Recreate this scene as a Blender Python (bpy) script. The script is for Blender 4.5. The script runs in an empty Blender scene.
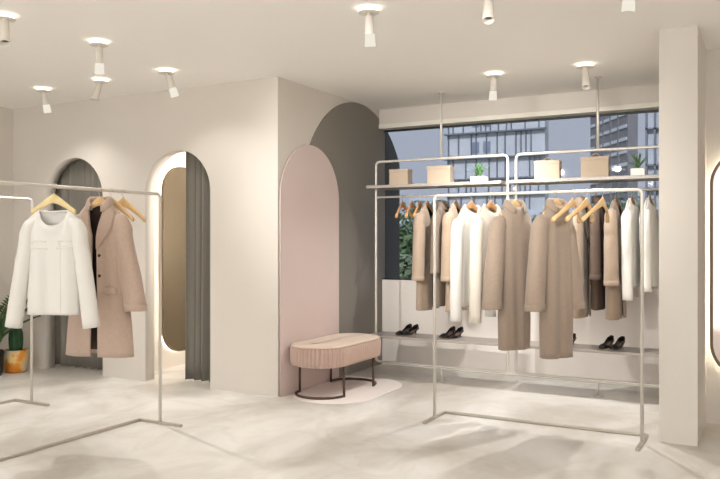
import bpy, bmesh, math, random
from mathutils import Vector, Matrix

random.seed(7)
PI = math.pi
SC = bpy.context.scene
COL = SC.collection

# ------------------------------------------------------------------ materials
def lin(c):
    out = []
    for v in c:
        v = v / 255.0
        out.append(v / 12.92 if v <= 0.04045 else ((v + 0.055) / 1.055) ** 2.4)
    return tuple(out) + (1.0,)

def mat(name, rgb, rough=0.6, metal=0.0, noise=0.0, nscale=8.0, bump=0.0, bscale=60.0, sheen=0.0, spec=0.5):
    m = bpy.data.materials.new(name); m.use_nodes = True
    nt = m.node_tree; b = nt.nodes['Principled BSDF']
    b.inputs['Base Color'].default_value = lin(rgb)
    b.inputs['Roughness'].default_value = rough
    b.inputs['Metallic'].default_value = metal
    b.inputs['Specular IOR Level'].default_value = spec
    if sheen:
        b.inputs['Sheen Weight'].default_value = sheen
    tc = nt.nodes.new('ShaderNodeTexCoord')
    if noise:
        n = nt.nodes.new('ShaderNodeTexNoise'); n.inputs['Scale'].default_value = nscale
        n.inputs['Detail'].default_value = 5
        nt.links.new(tc.outputs['Object'], n.inputs['Vector'])
        r = nt.nodes.new('ShaderNodeValToRGB')
        c = lin(rgb)
        r.color_ramp.elements[0].position = 0.3; r.color_ramp.elements[1].position = 0.7
        r.color_ramp.elements[0].color = tuple(max(0, x * (1 - noise)) for x in c[:3]) + (1,)
        r.color_ramp.elements[1].color = tuple(min(1, x * (1 + noise)) for x in c[:3]) + (1,)
        nt.links.new(n.outputs['Fac'], r.inputs['Fac'])
        nt.links.new(r.outputs['Color'], b.inputs['Base Color'])
    if bump:
        n2 = nt.nodes.new('ShaderNodeTexNoise'); n2.inputs['Scale'].default_value = bscale
        n2.inputs['Detail'].default_value = 3
        nt.links.new(tc.outputs['Object'], n2.inputs['Vector'])
        bp = nt.nodes.new('ShaderNodeBump'); bp.inputs['Strength'].default_value = bump
        bp.inputs['Distance'].default_value = 0.01
        nt.links.new(n2.outputs['Fac'], bp.inputs['Height'])
        nt.links.new(bp.outputs['Normal'], b.inputs['Normal'])
    return m

def emit(name, rgb, s):
    m = bpy.data.materials.new(name); m.use_nodes = True
    nt = m.node_tree; nt.nodes.remove(nt.nodes['Principled BSDF'])
    e = nt.nodes.new('ShaderNodeEmission'); e.inputs[0].default_value = lin(rgb); e.inputs[1].default_value = s
    nt.links.new(e.outputs[0], nt.nodes['Material Output'].inputs[0])
    return m

M = {}
M['wall'] = mat('warm_white_plaster', (215, 208, 199), 0.75, noise=0.015, nscale=1.5, bump=0.02, bscale=90, spec=0.25)
M['ceiling'] = mat('ceiling_paint', (243, 240, 235), 0.85, spec=0.2)
M['pink'] = mat('pink_paint', (217, 199, 193), 0.75, noise=0.015, nscale=2, spec=0.2)
M['grey'] = mat('taupe_grey_paint', (138, 132, 124), 0.75, noise=0.02, nscale=2, spec=0.2)
M['panel'] = mat('parapet_paint', (238, 231, 224), 0.7, spec=0.25)
M['white_trim'] = mat('white_trim', (232, 226, 214), 0.55)
M['black'] = mat('black_frame', (24, 23, 22), 0.45)
M['metal'] = mat('champagne_metal', (214, 208, 198), 0.42, metal=0.35)
M['foot_metal'] = mat('brushed_foot_metal', (184, 176, 164), 0.4, metal=0.5)
M['shelf'] = mat('greige_shelf', (164, 155, 146), 0.35)
M['wood'] = mat('pale_beech_wood', (220, 184, 134), 0.45, noise=0.10, nscale=14)
M['wood_pale'] = mat('pale_maple_wood', (226, 205, 150), 0.45, noise=0.06, nscale=14)
M['wood_tan'] = mat('honey_wood', (196, 146, 96), 0.45, noise=0.10, nscale=14)
M['wire'] = mat('steel_wire', (190, 186, 180), 0.3, metal=0.9)
M['white_knit'] = mat('white_knit', (224, 221, 215), 0.85, bump=0.12, bscale=160, sheen=0.2)
M['cream_knit'] = mat('cream_knit', (216, 207, 193), 0.85, bump=0.12, bscale=160, sheen=0.2)
M['coat_tan'] = mat('tan_wool', (160, 140, 121), 0.9, noise=0.05, nscale=60, bump=0.15, bscale=220, sheen=0.3)
M['coat_brown'] = mat('taupe_wool', (152, 134, 118), 0.9, noise=0.05, nscale=60, bump=0.15, bscale=220, sheen=0.3)
M['coat_dark'] = mat('dark_brown_wool', (98, 82, 72), 0.9, noise=0.05, nscale=60, bump=0.15, bscale=220)
M['coat_greyb'] = mat('grey_brown_wool', (128, 113, 100), 0.9, noise=0.05, nscale=60, bump=0.15, bscale=220)
M['coat_pink'] = mat('rosy_beige_wool', (184, 161, 145), 0.9, noise=0.04, nscale=50, bump=0.15, bscale=220, sheen=0.3)
M['coat_sand'] = mat('sand_wool', (170, 149, 128), 0.9, noise=0.05, nscale=60, bump=0.15, bscale=220, sheen=0.3)
M['lining'] = mat('dark_brown_lining', (58, 44, 37), 0.6)
M['curtain'] = mat('grey_curtain_cloth', (134, 129, 119), 0.9, noise=0.03, nscale=30, bump=0.1, bscale=250)
M['mirror'] = mat('bronze_mirror_glass', (130, 120, 103), 0.2, metal=1.0)
M['mirror_frame'] = mat('bronze_frame', (120, 104, 82), 0.35, metal=0.8)
M['clear_mirror'] = mat('pale_mirror_glass', (208, 192, 186), 0.06, metal=1.0)
M['led'] = emit('led_strip', (255, 246, 228), 20.0)
M['cushion'] = mat('blush_velvet', (188, 161, 147), 0.8, noise=0.03, nscale=20, sheen=0.5)  # bench velvet with the shade of its sides put into the colour
M['cushion_top'] = mat('blush_velvet_top', (204, 182, 162), 0.8, noise=0.03, nscale=20, sheen=0.4)  # same velvet made paler, light falling on the seat top is in the colour
M['bronze'] = mat('dark_bronze', (92, 74, 63), 0.4, metal=0.7)
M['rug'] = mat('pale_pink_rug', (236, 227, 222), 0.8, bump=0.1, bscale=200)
M['box'] = mat('kraft_beige', (180, 162, 141), 0.7, noise=0.02, nscale=10)
M['box_dark'] = mat('kraft_beige_edge', (168, 142, 110), 0.7)
M['white_pot'] = mat('white_ceramic', (232, 228, 216), 0.35)
M['black_pot'] = mat('black_ceramic', (38, 36, 34), 0.45)
M['soil'] = mat('potting_soil', (62, 46, 34), 0.95, noise=0.3, nscale=40)
M['leaf'] = mat('dark_green_leaf', (58, 96, 48), 0.5, noise=0.2, nscale=10)
M['aloe'] = mat('green_succulent', (84, 126, 72), 0.5, noise=0.15, nscale=20)
M['cactus'] = mat('cactus_green', (44, 84, 48), 0.6, noise=0.2, nscale=20)
M['shoe'] = mat('black_leather', (26, 22, 21), 0.3)
M['insole'] = mat('tan_insole', (120, 96, 80), 0.6)
M['lamp'] = mat('white_lamp_metal', (222, 216, 206), 0.6)
M['bore'] = mat('dark_lamp_bore', (92, 80, 68), 0.5)
M['rim'] = emit('lit_lamp_rim', (255, 248, 232), 0.72)
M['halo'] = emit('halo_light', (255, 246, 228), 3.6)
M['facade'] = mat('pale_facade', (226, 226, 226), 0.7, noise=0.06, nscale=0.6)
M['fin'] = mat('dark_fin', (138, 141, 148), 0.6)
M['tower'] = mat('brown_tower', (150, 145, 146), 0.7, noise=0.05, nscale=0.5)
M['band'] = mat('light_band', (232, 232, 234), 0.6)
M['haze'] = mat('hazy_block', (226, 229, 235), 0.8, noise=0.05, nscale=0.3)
M['pane'] = mat('far_window', (150, 160, 176), 0.3)
M['grass'] = mat('lawn', (110, 122, 92), 0.95, noise=0.2, nscale=0.6)
M['tree'] = mat('tree_leaves', (112, 134, 92), 0.8, noise=0.25, nscale=2)
M['tree2'] = mat('pale_tree_leaves', (158, 172, 136), 0.8, noise=0.25, nscale=2)
M['bark'] = mat('bark', (92, 78, 64), 0.9)

def floor_material():
    m = bpy.data.materials.new('pale_stone_floor'); m.use_nodes = True
    nt = m.node_tree; b = nt.nodes['Principled BSDF']
    tc = nt.nodes.new('ShaderNodeTexCoord')
    n1 = nt.nodes.new('ShaderNodeTexNoise'); n1.inputs['Scale'].default_value = 0.8; n1.inputs['Detail'].default_value = 6
    n1.inputs['Roughness'].default_value = 0.5; n1.inputs['Distortion'].default_value = 0.7
    mp = nt.nodes.new('ShaderNodeMapping'); mp.inputs['Rotation'].default_value = (0, 0, 0.6); mp.inputs['Scale'].default_value = (1.25, 0.9, 1)
    nt.links.new(tc.outputs['Object'], mp.inputs['Vector']); nt.links.new(mp.outputs['Vector'], n1.inputs['Vector'])
    r1 = nt.nodes.new('ShaderNodeValToRGB')
    e = r1.color_ramp.elements
    e[0].position = 0.38; e[0].color = lin((192, 186, 177))
    e[1].position = 0.60; e[1].color = lin((225, 222, 217))
    nt.links.new(n1.outputs['Fac'], r1.inputs['Fac'])
    n2 = nt.nodes.new('ShaderNodeTexNoise'); n2.inputs['Scale'].default_value = 1.5; n2.inputs['Detail'].default_value = 4
    n2.inputs['Distortion'].default_value = 0.8
    nt.links.new(mp.outputs['Vector'], n2.inputs['Vector'])
    r2 = nt.nodes.new('ShaderNodeValToRGB')
    q = r2.color_ramp.elements
    q[0].position = 0.44; q[0].color = (1, 1, 1, 1)
    q[1].position = 0.5; q[1].color = lin((232, 228, 222))
    k = q.new(0.56); k.color = (1, 1, 1, 1)
    nt.links.new(n2.outputs['Fac'], r2.inputs['Fac'])
    mx = nt.nodes.new('ShaderNodeMixRGB'); mx.blend_type = 'MULTIPLY'; mx.inputs['Fac'].default_value = 0.35
    nt.links.new(r1.outputs['Color'], mx.inputs['Color1']); nt.links.new(r2.outputs['Color'], mx.inputs['Color2'])
    nt.links.new(mx.outputs['Color'], b.inputs['Base Color'])
    b.inputs['Roughness'].default_value = 0.42
    b.inputs['Specular IOR Level'].default_value = 0.4
    return m
M['floor'] = floor_material()

def pot_paint():
    m = bpy.data.materials.new('painted_pot'); m.use_nodes = True
    nt = m.node_tree; b = nt.nodes['Principled BSDF']
    tc = nt.nodes.new('ShaderNodeTexCoord')
    n = nt.nodes.new('ShaderNodeTexNoise'); n.inputs['Scale'].default_value = 5.5; n.inputs['Detail'].default_value = 3
    nt.links.new(tc.outputs['Object'], n.inputs['Vector'])
    r = nt.nodes.new('ShaderNodeValToRGB'); e = r.color_ramp.elements
    e[0].position = 0.40; e[0].color = lin((192, 184, 166))
    e[1].position = 0.49; e[1].color = lin((226, 190, 120))
    k = e.new(0.55); k.color = lin((222, 142, 44))
    k = e.new(0.70); k.color = lin((206, 118, 36))
    nt.links.new(n.outputs['Fac'], r.inputs['Fac']); nt.links.new(r.outputs['Color'], b.inputs['Base Color'])
    b.inputs['Roughness'].default_value = 0.5
    return m
M['paint_pot'] = pot_paint()

def glass_material():
    m = bpy.data.materials.new('tinted_window_glass'); m.use_nodes = True
    nt = m.node_tree; nt.nodes.remove(nt.nodes['Principled BSDF'])
    t = nt.nodes.new('ShaderNodeBsdfTransparent'); t.inputs[0].default_value = (0.435, 0.455, 0.498, 1)
    g = nt.nodes.new('ShaderNodeBsdfGlossy'); g.inputs['Roughness'].default_value = 0.03
    mx = nt.nodes.new('ShaderNodeMixShader')
    mx.inputs[0].default_value = 0.014
    nt.links.new(t.outputs[0], mx.inputs[1]); nt.links.new(g.outputs[0], mx.inputs[2])
    nt.links.new(mx.outputs[0], nt.nodes['Material Output'].inputs[0])
    return m
M['glass'] = glass_material()

# ------------------------------------------------------------------ helpers
def obj(name, bm, m, parent=None, smooth=True, solid=0.0, bevel=0.0, loc=None, sub=0):
    me = bpy.data.meshes.new(name)
    bmesh.ops.recalc_face_normals(bm, faces=bm.faces[:])
    bm.to_mesh(me); bm.free()
    me.materials.append(m)
    if smooth:
        for p in me.polygons: p.use_smooth = True
    o = bpy.data.objects.new(name, me); COL.objects.link(o)
    if parent is not None: o.parent = parent
    if loc is not None: o.location = loc
    if solid:
        s = o.modifiers.new('solid', 'SOLIDIFY'); s.thickness = solid; s.offset = 0
    if bevel:
        b = o.modifiers.new('bevel', 'BEVEL'); b.width = bevel; b.segments = 2; b.limit_method = 'ANGLE'
        b.harden_normals = False
    if sub:
        s = o.modifiers.new('sub', 'SUBSURF'); s.levels = sub; s.render_levels = sub
    return o

def tag(o, label=None, cat=None, group=None, kind=None):
    if label: o['label'] = label
    if cat: o['category'] = cat
    if group: o['group'] = group
    if kind: o['kind'] = kind
    return o

def thing(name, label, cat, loc=(0, 0, 0), rz=0.0, group=None):
    o = bpy.data.objects.new(name, None); COL.objects.link(o)
    o.empty_display_size = 0.1
    o.location = loc; o.rotation_euler = (0, 0, rz)
    return tag(o, label, cat, group)

def dup(src, loc, rz=None, label=None, group=None):
    r = src.copy(); COL.objects.link(r); r.location = loc
    if rz is not None: r.rotation_euler = (0, 0, rz)
    if label: r['label'] = label
    if group: r['group'] = group
    for ch in list(src.children):
        c = ch.copy(); COL.objects.link(c); c.parent = r
        for g in list(ch.children):
            d = g.copy(); COL.objects.link(d); d.parent = c
    return r

def struct(name, bm, m, smooth=False, parent=None, bevel=0.0):
    o = obj(name, bm, m, parent, smooth=smooth, bevel=bevel)
    if parent is None: o['kind'] = 'structure'
    return o

def box(bm, x0, x1, y0, y1, z0, z1):
    vs = [bm.verts.new(c) for c in ((x0, y0, z0), (x1, y0, z0), (x1, y1, z0), (x0, y1, z0),
                                    (x0, y0, z1), (x1, y0, z1), (x1, y1, z1), (x0, y1, z1))]
    for f in ((0, 3, 2, 1), (4, 5, 6, 7), (0, 1, 5, 4), (1, 2, 6, 5), (2, 3, 7, 6), (3, 0, 4, 7)):
        bm.faces.new([vs[i] for i in f])
    return vs

def B(*a):
    bm = bmesh.new(); box(bm, *a); return bm

def fillet(pts, r, closed=False, n=6):
    pts = [Vector(p) for p in pts]; out = []
    N = len(pts)
    for i, p in enumerate(pts):
        if not closed and (i == 0 or i == N - 1):
            out.append(p); continue
        a = pts[i - 1]; b = pts[(i + 1) % N]
        da = (a - p).normalized(); db = (b - p).normalized()
        s = p + da * r; e = p + db * r
        for k in range(n + 1):
            t = k / n
            out.append(s * (1 - t) ** 2 + p * 2 * t * (1 - t) + e * t * t)
    return out

def tube(bm, pts, r, seg=10, closed=False, radii=None, cap=True):
    pts = [Vector(p) for p in pts]; N = len(pts); rings = []
    prev = None
    for i, p in enumerate(pts):
        if closed: t = pts[(i + 1) % N] - pts[i - 1]
        elif i == 0: t = pts[1] - p
        elif i == N - 1: t = p - pts[i - 1]
        else: t = pts[i + 1] - pts[i - 1]
        t.normalize()
        if prev is None:
            up = Vector((0, 0, 1)) if abs(t.z) < 0.9 else Vector((1, 0, 0))
            n = t.cross(up).normalized()
        else:
            n = (prev - t * prev.dot(t)).normalized()
        prev = n; b = t.cross(n)
        rr = radii[i] if radii else r
        rings.append([bm.verts.new(p + (n * math.cos(2 * PI * k / seg) + b * math.sin(2 * PI * k / seg)) * rr) for k in range(seg)])
    M_ = N if closed else N - 1
    for i in range(M_):
        A = rings[i]; C = rings[(i + 1) % N]
        off = 0
        if closed and i == N - 1:
            off = min(range(seg), key=lambda o: sum((A[k].co - C[(k + o) % seg].co).length for k in range(seg)))
        for k in range(seg):
            bm.faces.new((A[k], A[(k + 1) % seg], C[(k + 1 + off) % seg], C[(k + off) % seg]))
    if cap and not closed:
        bm.faces.new(rings[0][::-1]); bm.faces.new(rings[-1])
    return bm

def T(pts, r, **k):
    return tube(bmesh.new(), pts, r, **k)

def lathe(bm, prof, c=(0, 0, 0), seg=32, rfun=None, cap=True):
    rings = []
    for (r, z) in prof:
        rings.append([bm.verts.new((c[0] + r * (rfun(2 * PI * k / seg) if rfun else 1) * math.cos(2 * PI * k / seg),
                                    c[1] + r * (rfun(2 * PI * k / seg) if rfun else 1) * math.sin(2 * PI * k / seg), c[2] + z)) for k in range(seg)])
    for i in range(len(rings) - 1):
        for k in range(seg):
            bm.faces.new((rings[i][k], rings[i][(k + 1) % seg], rings[i + 1][(k + 1) % seg], rings[i + 1][k]))
    if cap:
        bm.faces.new(rings[0][::-1]); bm.faces.new(rings[-1])
    return bm

def grid(bm, rows, close=False):
    V = [[bm.verts.new(c) for c in r] for r in rows]
    for i in range(len(V) - 1):
        n = len(V[i])
        for j in range(n if close else n - 1):
            bm.faces.new((V[i][j], V[i][(j + 1) % n], V[i + 1][(j + 1) % n], V[i + 1][j]))
    return V

def smooth01(t):
    t = max(0.0, min(1.0, t)); return t * t * (3 - 2 * t)

def extrude_outline(outer, holes, thick, place):
    """filled 2-D outline with holes, extruded; place(u, v, w) gives the 3-D point"""
    cu = bpy.data.curves.new('tmp', 'CURVE'); cu.dimensions = '2D'; cu.fill_mode = 'BOTH'
    cu.extrude = thick / 2
    for poly in [outer] + holes:
        s = cu.splines.new('POLY'); s.points.add(len(poly) - 1)
        for i, (x, y) in enumerate(poly): s.points[i].co = (x, y, 0, 1)
        s.use_cyclic_u = True
    o = bpy.data.objects.new('tmp', cu); COL.objects.link(o)
    dg = bpy.context.evaluated_depsgraph_get(); dg.update()
    me = bpy.data.meshes.new_from_object(o.evaluated_get(dg))
    bm = bmesh.new(); bm.from_mesh(me)
    bmesh.ops.remove_doubles(bm, verts=bm.verts[:], dist=1e-5)
    for v in bm.verts:
        v.co = Vector(place(v.co.x, v.co.y, v.co.z + thick / 2))
    bpy.data.objects.remove(o); bpy.data.curves.remove(cu); bpy.data.meshes.remove(me)
    return bm

def arch_pts(c, r, zs, z0, n=40):
    pts = [(c - r, z0), (c + r, z0)]
    for k in range(n + 1):
        a = PI * k / n
        pts.append((c + r * math.cos(a), zs + r * math.sin(a)))
    return pts

# ------------------------------------------------------------------ the setting
H = 3.0
YN = 5.89            # face of the wall with the two fitting-room openings
XP = -4.06           # face of the wall with the painted arches
struct('floor', B(-9.0, 6.5, -4.0, 8.02, -0.12, 0.0), M['floor'])
struct('ceiling', B(-9.0, 6.5, -4.0, 8.2, H, H + 0.2), M['ceiling'])
struct('wall_left', B(-7.95, -7.8, -4.0, 7.75, 0, H), M['wall'])
A1, A2, AR, AZ = -6.775, -5.296, 0.43, 1.95
outer = [(-7.8, 0), (XP - 0.12, 0), (XP - 0.12, H), (-7.8, H)]
# openings reach the floor: trace the outline around them
outline = [(-7.8, 0.0)]
for c, r_, z_ in ((-6.80, 0.455, 1.925), (A2, AR, AZ)):
    pts = arch_pts(c, r_, z_, 0.0)
    outline += [pts[0]] + pts[2:][::-1] + [pts[1]]
outline += [(XP - 0.12, 0.0), (XP - 0.12, H), (-7.8, H)]
struct('wall_back', extrude_outline(outline, [], 0.13, lambda u, v, w: (u, YN + w, v)), M['wall'])
struct('wall_side', B(XP - 0.12, XP, YN, 8.16, 0, H), M['wall'])
struct('wall_fitting_divider', B(-6.16, -6.08, YN + 0.13, 7.6, 0, H), M['wall'])
struct('wall_fitting_rear', B(-7.8, XP - 0.12, 7.6, 7.72, 0, H), M['wall'])
# pink and grey arch panels on the side wall
pink = arch_pts(6.447, 0.548, 1.868, 0.0)
struct('trim_1', extrude_outline(pink, [], 0.012, lambda u, v, w: (XP + 0.012 + w, u, v)), M['pink'])['label'] = 'pale pink painted arch panel beside the bench'
gc, gz, gr = 7.475, 1.78, 1.216
def grey_outline(y0, y1):
    pts = [(y0, 0.0), (y1, 0.0)]
    n = 40
    for k in range(n + 1):
        y = y1 + (y0 - y1) * k / n
        dz = gr * gr - (y - gc) ** 2
        pts.append((y, gz + math.sqrt(max(0.0, dz))))
    return pts
struct('trim_2', extrude_outline(grey_outline(gc - gr, 8.16), [], 0.012, lambda u, v, w: (XP + w, u, v)), M['grey'])['label'] = 'tall taupe grey painted arch panel behind the pink one'
struct('trim_3', extrude_outline(grey_outline(8.16, 8.52), [], 0.132, lambda u, v, w: (XP - 0.12 + w, u, v)), M['grey'])['label'] = 'end of the grey arch beyond the window glass'
# window wall
XG0, XG1 = XP + 0.012, -0.40
struct('wall_window', B(XG0, XG1, 7.96, 8.16, 2.825, H), M['wall'])
struct('wall_parapet', B(XG0, XG1, 8.04, 8.16, 0, 1.0), M['panel'])
struct('trim_4', B(XG0, XG1, 7.945, 8.16, 2.775, 2.825), M['white_trim'], bevel=0.004)
win = thing('window_1', None, None); win['kind'] = 'structure'
bm = bmesh.new()
box(bm, XG0, XG1, 8.10, 8.14, 2.755, 2.775); box(bm, XG0, XG1, 8.06, 8.14, 1.0, 1.014)
o = obj('window_frame', bm, M['black'], win, smooth=False)
o = obj('glass_pane', B(XG0, XG1, 8.112, 8.12, 1.014, 2.755), M['glass'], win, smooth=False)
# pillar and right-hand wall
struct('column', B(-0.714, -0.456, 5.90, 6.70, 0, H), M['wall'])
struct('wall_right_rear', B(-0.70, 6.5, 6.70, 6.82, 0, H), M['wall'])
struct('wall_return', B(-0.72, -0.60, 6.82, 8.16, 0, H), M['wall'])
struct('wall_right', B(6.5, 6.65, -4.0, 6.82, 0, H), M['wall'])

# ------------------------------------------------------------------ curtains
def curtain(name, label, x0, x1, y, z0, z1, waves, seed, group):
    rnd = random.Random(seed)
    ph = rnd.random() * 6
    n = int(waves * 14); nz = 14
    rows = []
    for i in range(nz + 1):
        v = i / nz; z = z1 + (z0 - z1) * v
        row = []
        for j in range(n + 1):
            u = j / n
            a = u * waves * 2 * PI + ph + 0.35 * math.sin(3 * u * PI + ph)
            amp = 0.036 + 0.014 * v
            row.append((x0 + (x1 - x0) * u + 0.010 * math.sin(2 * a), y + amp * math.sin(a) + 0.008 * math.sin(2.3 * a + v), z))
        rows.append(row)
    t = thing(name, label, 'curtain', ((x0 + x1) / 2, y, z0), group=group)
    bm = bmesh.new(); grid(bm, rows)
    bmesh.ops.translate(bm, verts=bm.verts[:], vec=-Vector(t.location))
    obj('cloth', bm, M['curtain'], t, solid=0.006)
    obj('curtain_rail', T([(x0 - (x0 + x1) / 2 - 0.03, 0, z1 - z0 + 0.005), (x1 - (x0 + x1) / 2 + 0.03, 0, z1 - z0 + 0.005)], 0.012), M['metal'], t)
curtain('curtain', 'grey curtain filling the left arched opening behind the white top', -7.40, -6.24, 6.12, 0.02, 2.62, 9.5, 3, 'fitting room curtains')
curtain('curtain', 'grey curtain drawn aside in the arched opening with the glowing mirror', -5.36, -4.66, 6.12, 0.02, 2.62, 6.5, 5, 'fitting room curtains')

# ------------------------------------------------------------------ backlit mirrors
def stadium(w, h, r, n=12):
    pts = []
    for (cx, cz, a0) in ((w / 2 - r, h / 2 - r, 0), (-w / 2 + r, h / 2 - r, 90), (-w / 2 + r, -h / 2 + r, 180), (w / 2 - r, -h / 2 + r, 270)):
        for k in range(n + 1):
            a = math.radians(a0 + 90 * k / n)
            pts.append((cx + r * math.cos(a), cz + r * math.sin(a)))
    return pts

def mirror(label, loc, rz, w, h, r, glass, fw, group):
    """stands on a wall behind it (local +y is the wall)"""
    t = thing('wall_mirror', label, 'mirror', loc, rz, group)
    obj('mirror_glass', extrude_outline(stadium(w - 2 * fw, h - 2 * fw, r - fw), [], 0.008, lambda u, v, q: (u, -0.054 + q, v)), glass, t, smooth=False)
    obj('frame', extrude_outline(stadium(w, h, r), [stadium(w - 2 * fw, h - 2 * fw, r - fw)], 0.03, lambda u, v, q: (u, -0.060 + q, v)), M['mirror_frame'], t, smooth=False)
    obj('back_plate', extrude_outline(stadium(w - 0.06, h - 0.06, r - 0.03), [], 0.042, lambda u, v, q: (u, -0.043 + q, v)), M['wall'], t, smooth=False)
    p = [(x, -0.018, z) for (x, z) in stadium(w - 0.045, h - 0.045, r - 0.022)]
    obj('led_strip', T(p, 0.006, seg=6, closed=True), M['led'], t)
    return t
mirror('tall bronze tinted mirror with glowing rim inside the arched fitting room', (-6.08, 6.80, 1.247), PI / 2, 0.66, 2.14, 0.29, M['mirror'], 0.012, 'backlit wall mirrors')
mirror('tall rounded mirror in bronze frame on the right wall beside the white pillar', (-0.105, 6.70, 1.28), 0.0, 0.64, 1.82, 0.28, M['clear_mirror'], 0.024, 'backlit wall mirrors')

# ------------------------------------------------------------------ bench and rug
def oval(w, l, n=24, grow=0.0):
    """stadium outline long in y"""
    r = w / 2 + grow; s = l / 2 - w / 2
    pts = []
    for k in range(n + 1):
        a = PI * k / n; pts.append((r * math.cos(a), s + r * math.sin(a)))
    for k in range(n + 1):
        a = PI + PI * k / n; pts.append((r * math.cos(a), -s + r * math.sin(a)))
    return pts

def resample(pts, step):
    P = [Vector((p[0], p[1], 0)) for p in pts]; P.append(P[0]); out = []
    L = 0; acc = [0]
    for a, b in zip(P, P[1:]): L += (b - a).length; acc.append(L)
    n = int(round(L / step)); j = 0
    for i in range(n):
        d = L * i / n
        while acc[j + 1] < d: j += 1
        t = (d - acc[j]) / max(1e-9, acc[j + 1] - acc[j])
        out.append(P[j].lerp(P[j + 1], t))
    return out, n

bench = thing('upholstered_bench', 'blush pleated oval bench on dark bronze legs before the pink arch', 'bench', (-3.745, 6.455, 0.0))
rows = []
PER = 6
base, nb = resample(oval(0.56, 1.16), 0.0062)
nb5 = nb - nb % PER
base, _ = resample(oval(0.56, 1.16), sum((base[(i + 1) % nb] - base[i]).length for i in range(nb)) / nb5)
nb = len(base)
nor = []
for i in range(nb):
    t = (base[(i + 1) % nb] - base[i - 1]).normalized(); nor.append(Vector((t.y, -t.x, 0)))
for k, (z, g) in enumerate(((0.296, -0.06), (0.290, -0.016), (0.298, 0.0), (0.32, 0.006), (0.38, 0.010), (0.44, 0.008), (0.462, 0.0), (0.474, -0.014))):
    rows.append([tuple(base[i] + nor[i] * (g + (0.022 * (abs(math.sin(PI * i / PER)) - 0.6) if 2 <= k <= 6 else 0)))[:2] + (z,) for i in range(nb)])
bm = bmesh.new(); V = grid(bm, rows, close=True); bm.faces.new(V[0][::-1])
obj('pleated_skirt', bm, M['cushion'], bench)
tp = []
for z, g in ((0.470, -0.006), (0.481, -0.012), (0.488, -0.04), (0.492, -0.10), (0.493, -0.2)):
    tp.append([(base[i].x + nor[i].x * g, base[i].y + nor[i].y * g, z) for i in range(0, nb, 3)])
bm = bmesh.new(); V = grid(bm, tp, close=True); bm.faces.new(V[-1])
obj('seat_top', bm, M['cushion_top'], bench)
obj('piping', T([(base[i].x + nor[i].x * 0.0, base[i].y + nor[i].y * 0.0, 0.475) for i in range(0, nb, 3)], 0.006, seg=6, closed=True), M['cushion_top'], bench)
for sy in (-1, 1):
    w = 0.245; yl = 0.295
    for sx in (-1, 1):
        obj('leg', T([(sx * w, sy * yl, 0.0), (sx * w, sy * yl, 0.30)], 0.012, seg=10), M['bronze'], bench)
    arc = [(w * math.cos(a), sy * (yl + 0.235 * math.sin(a)), 0.012) for a in [PI * k / 24 for k in range(25)]]
    obj('base_hoop', T(arc, 0.012, seg=8), M['bronze'], bench)
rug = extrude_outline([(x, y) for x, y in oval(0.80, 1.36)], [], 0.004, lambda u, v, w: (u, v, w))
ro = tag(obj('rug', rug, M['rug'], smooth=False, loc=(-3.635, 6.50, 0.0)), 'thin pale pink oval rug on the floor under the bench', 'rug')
for z_ in (bench,): z_.location.z = 0.004

# ------------------------------------------------------------------ garment racks
def garment_rack(label, loc, rz, group):
    """local x runs along the rail, local +y is where the floor bar lies"""
    t = thing('clothing_rack', label, 'clothing rack', loc, rz, group)
    L = 0.8075; Hr = 1.835
    obj('hanging_frame', T(fillet([(-L, 0, 0.02), (-L, 0, Hr), (L, 0, Hr), (L, 0, 0.02)], 0.035), 0.0125), M['metal'], t)
    for s in (-1, 1):
        obj('foot', B(s * L - 0.013, s * L + 0.013, -0.222, 0.228, 0.0, 0.022), M['foot_metal'], t, smooth=False, bevel=0.003)
    obj('floor_bar', B(-L, L, 0.204, 0.226, 0.002, 0.024), M['foot_metal'], t, smooth=False, bevel=0.003)
    return t
garment_rack('pale metal clothing rack in front of the window, beside the white pillar', (-1.6225, 5.785, 0), 0, 'free standing clothing racks')
garment_rack('pale metal clothing rack on the left holding the white top', (-4.29, 3.7675, 0), PI / 2, 'free standing clothing racks')
garment_rack('pale metal clothing rack at the far left, mostly outside the frame', (-5.835, 3.785, 0), PI / 2, 'free standing clothing racks')

def display_rack(label, xc, group, px=0.0):
    t = thing('display_rack', label, 'display rack', (xc, 7.33, 0), 0, group)
    L = 0.735; z0, z1 = 0.152, 2.314
    obj('frame', T(fillet([(-L, 0, z0), (-L, 0, z1), (L, 0, z1), (L, 0, z0)], 0.05, closed=True), 0.0135, closed=True), M['metal'], t)
    bm = T([(px, 0, z1), (px, 0, H - 0.006)], 0.0125); o = obj('ceiling_pole', bm, M['metal'], t)
    obj('ceiling_flange', lathe(bmesh.new(), [(0.035, H - 0.008), (0.035, H)], (px, 0, 0)), M['metal'], o)
    o = obj('floor_post', T([(px, 0, 0.006), (px, 0, z0)], 0.0125), M['metal'], t)
    obj('floor_flange', lathe(bmesh.new(), [(0.05, 0.0), (0.05, 0.008)], (px, 0, 0)), M['metal'], o)
    obj('hanging_rail', T([(-L, 0, 1.93), (L, 0, 1.93)], 0.0115), M['metal'], t)
    obj('upper_shelf', B(-L - 0.03, L + 0.03 - 0.045, -0.175, 0.175, 2.018, 2.05), M['shelf'], t, smooth=False, bevel=0.003)
    obj('lower_shelf', B(-L - 0.03, L + 0.03 - 0.045, -0.20, 0.18, 0.436, 0.460), M['shelf'], t, smooth=False, bevel=0.003)
    return t
display_rack('left bay of the ceiling-hung display rack, next to the grey arch', -3.03, 'ceiling hung display rack bays', 0.025)
display_rack('right bay of the ceiling-hung display rack, next to the white pillar', -1.475, 'ceiling hung display rack bays', 0.05)

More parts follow.
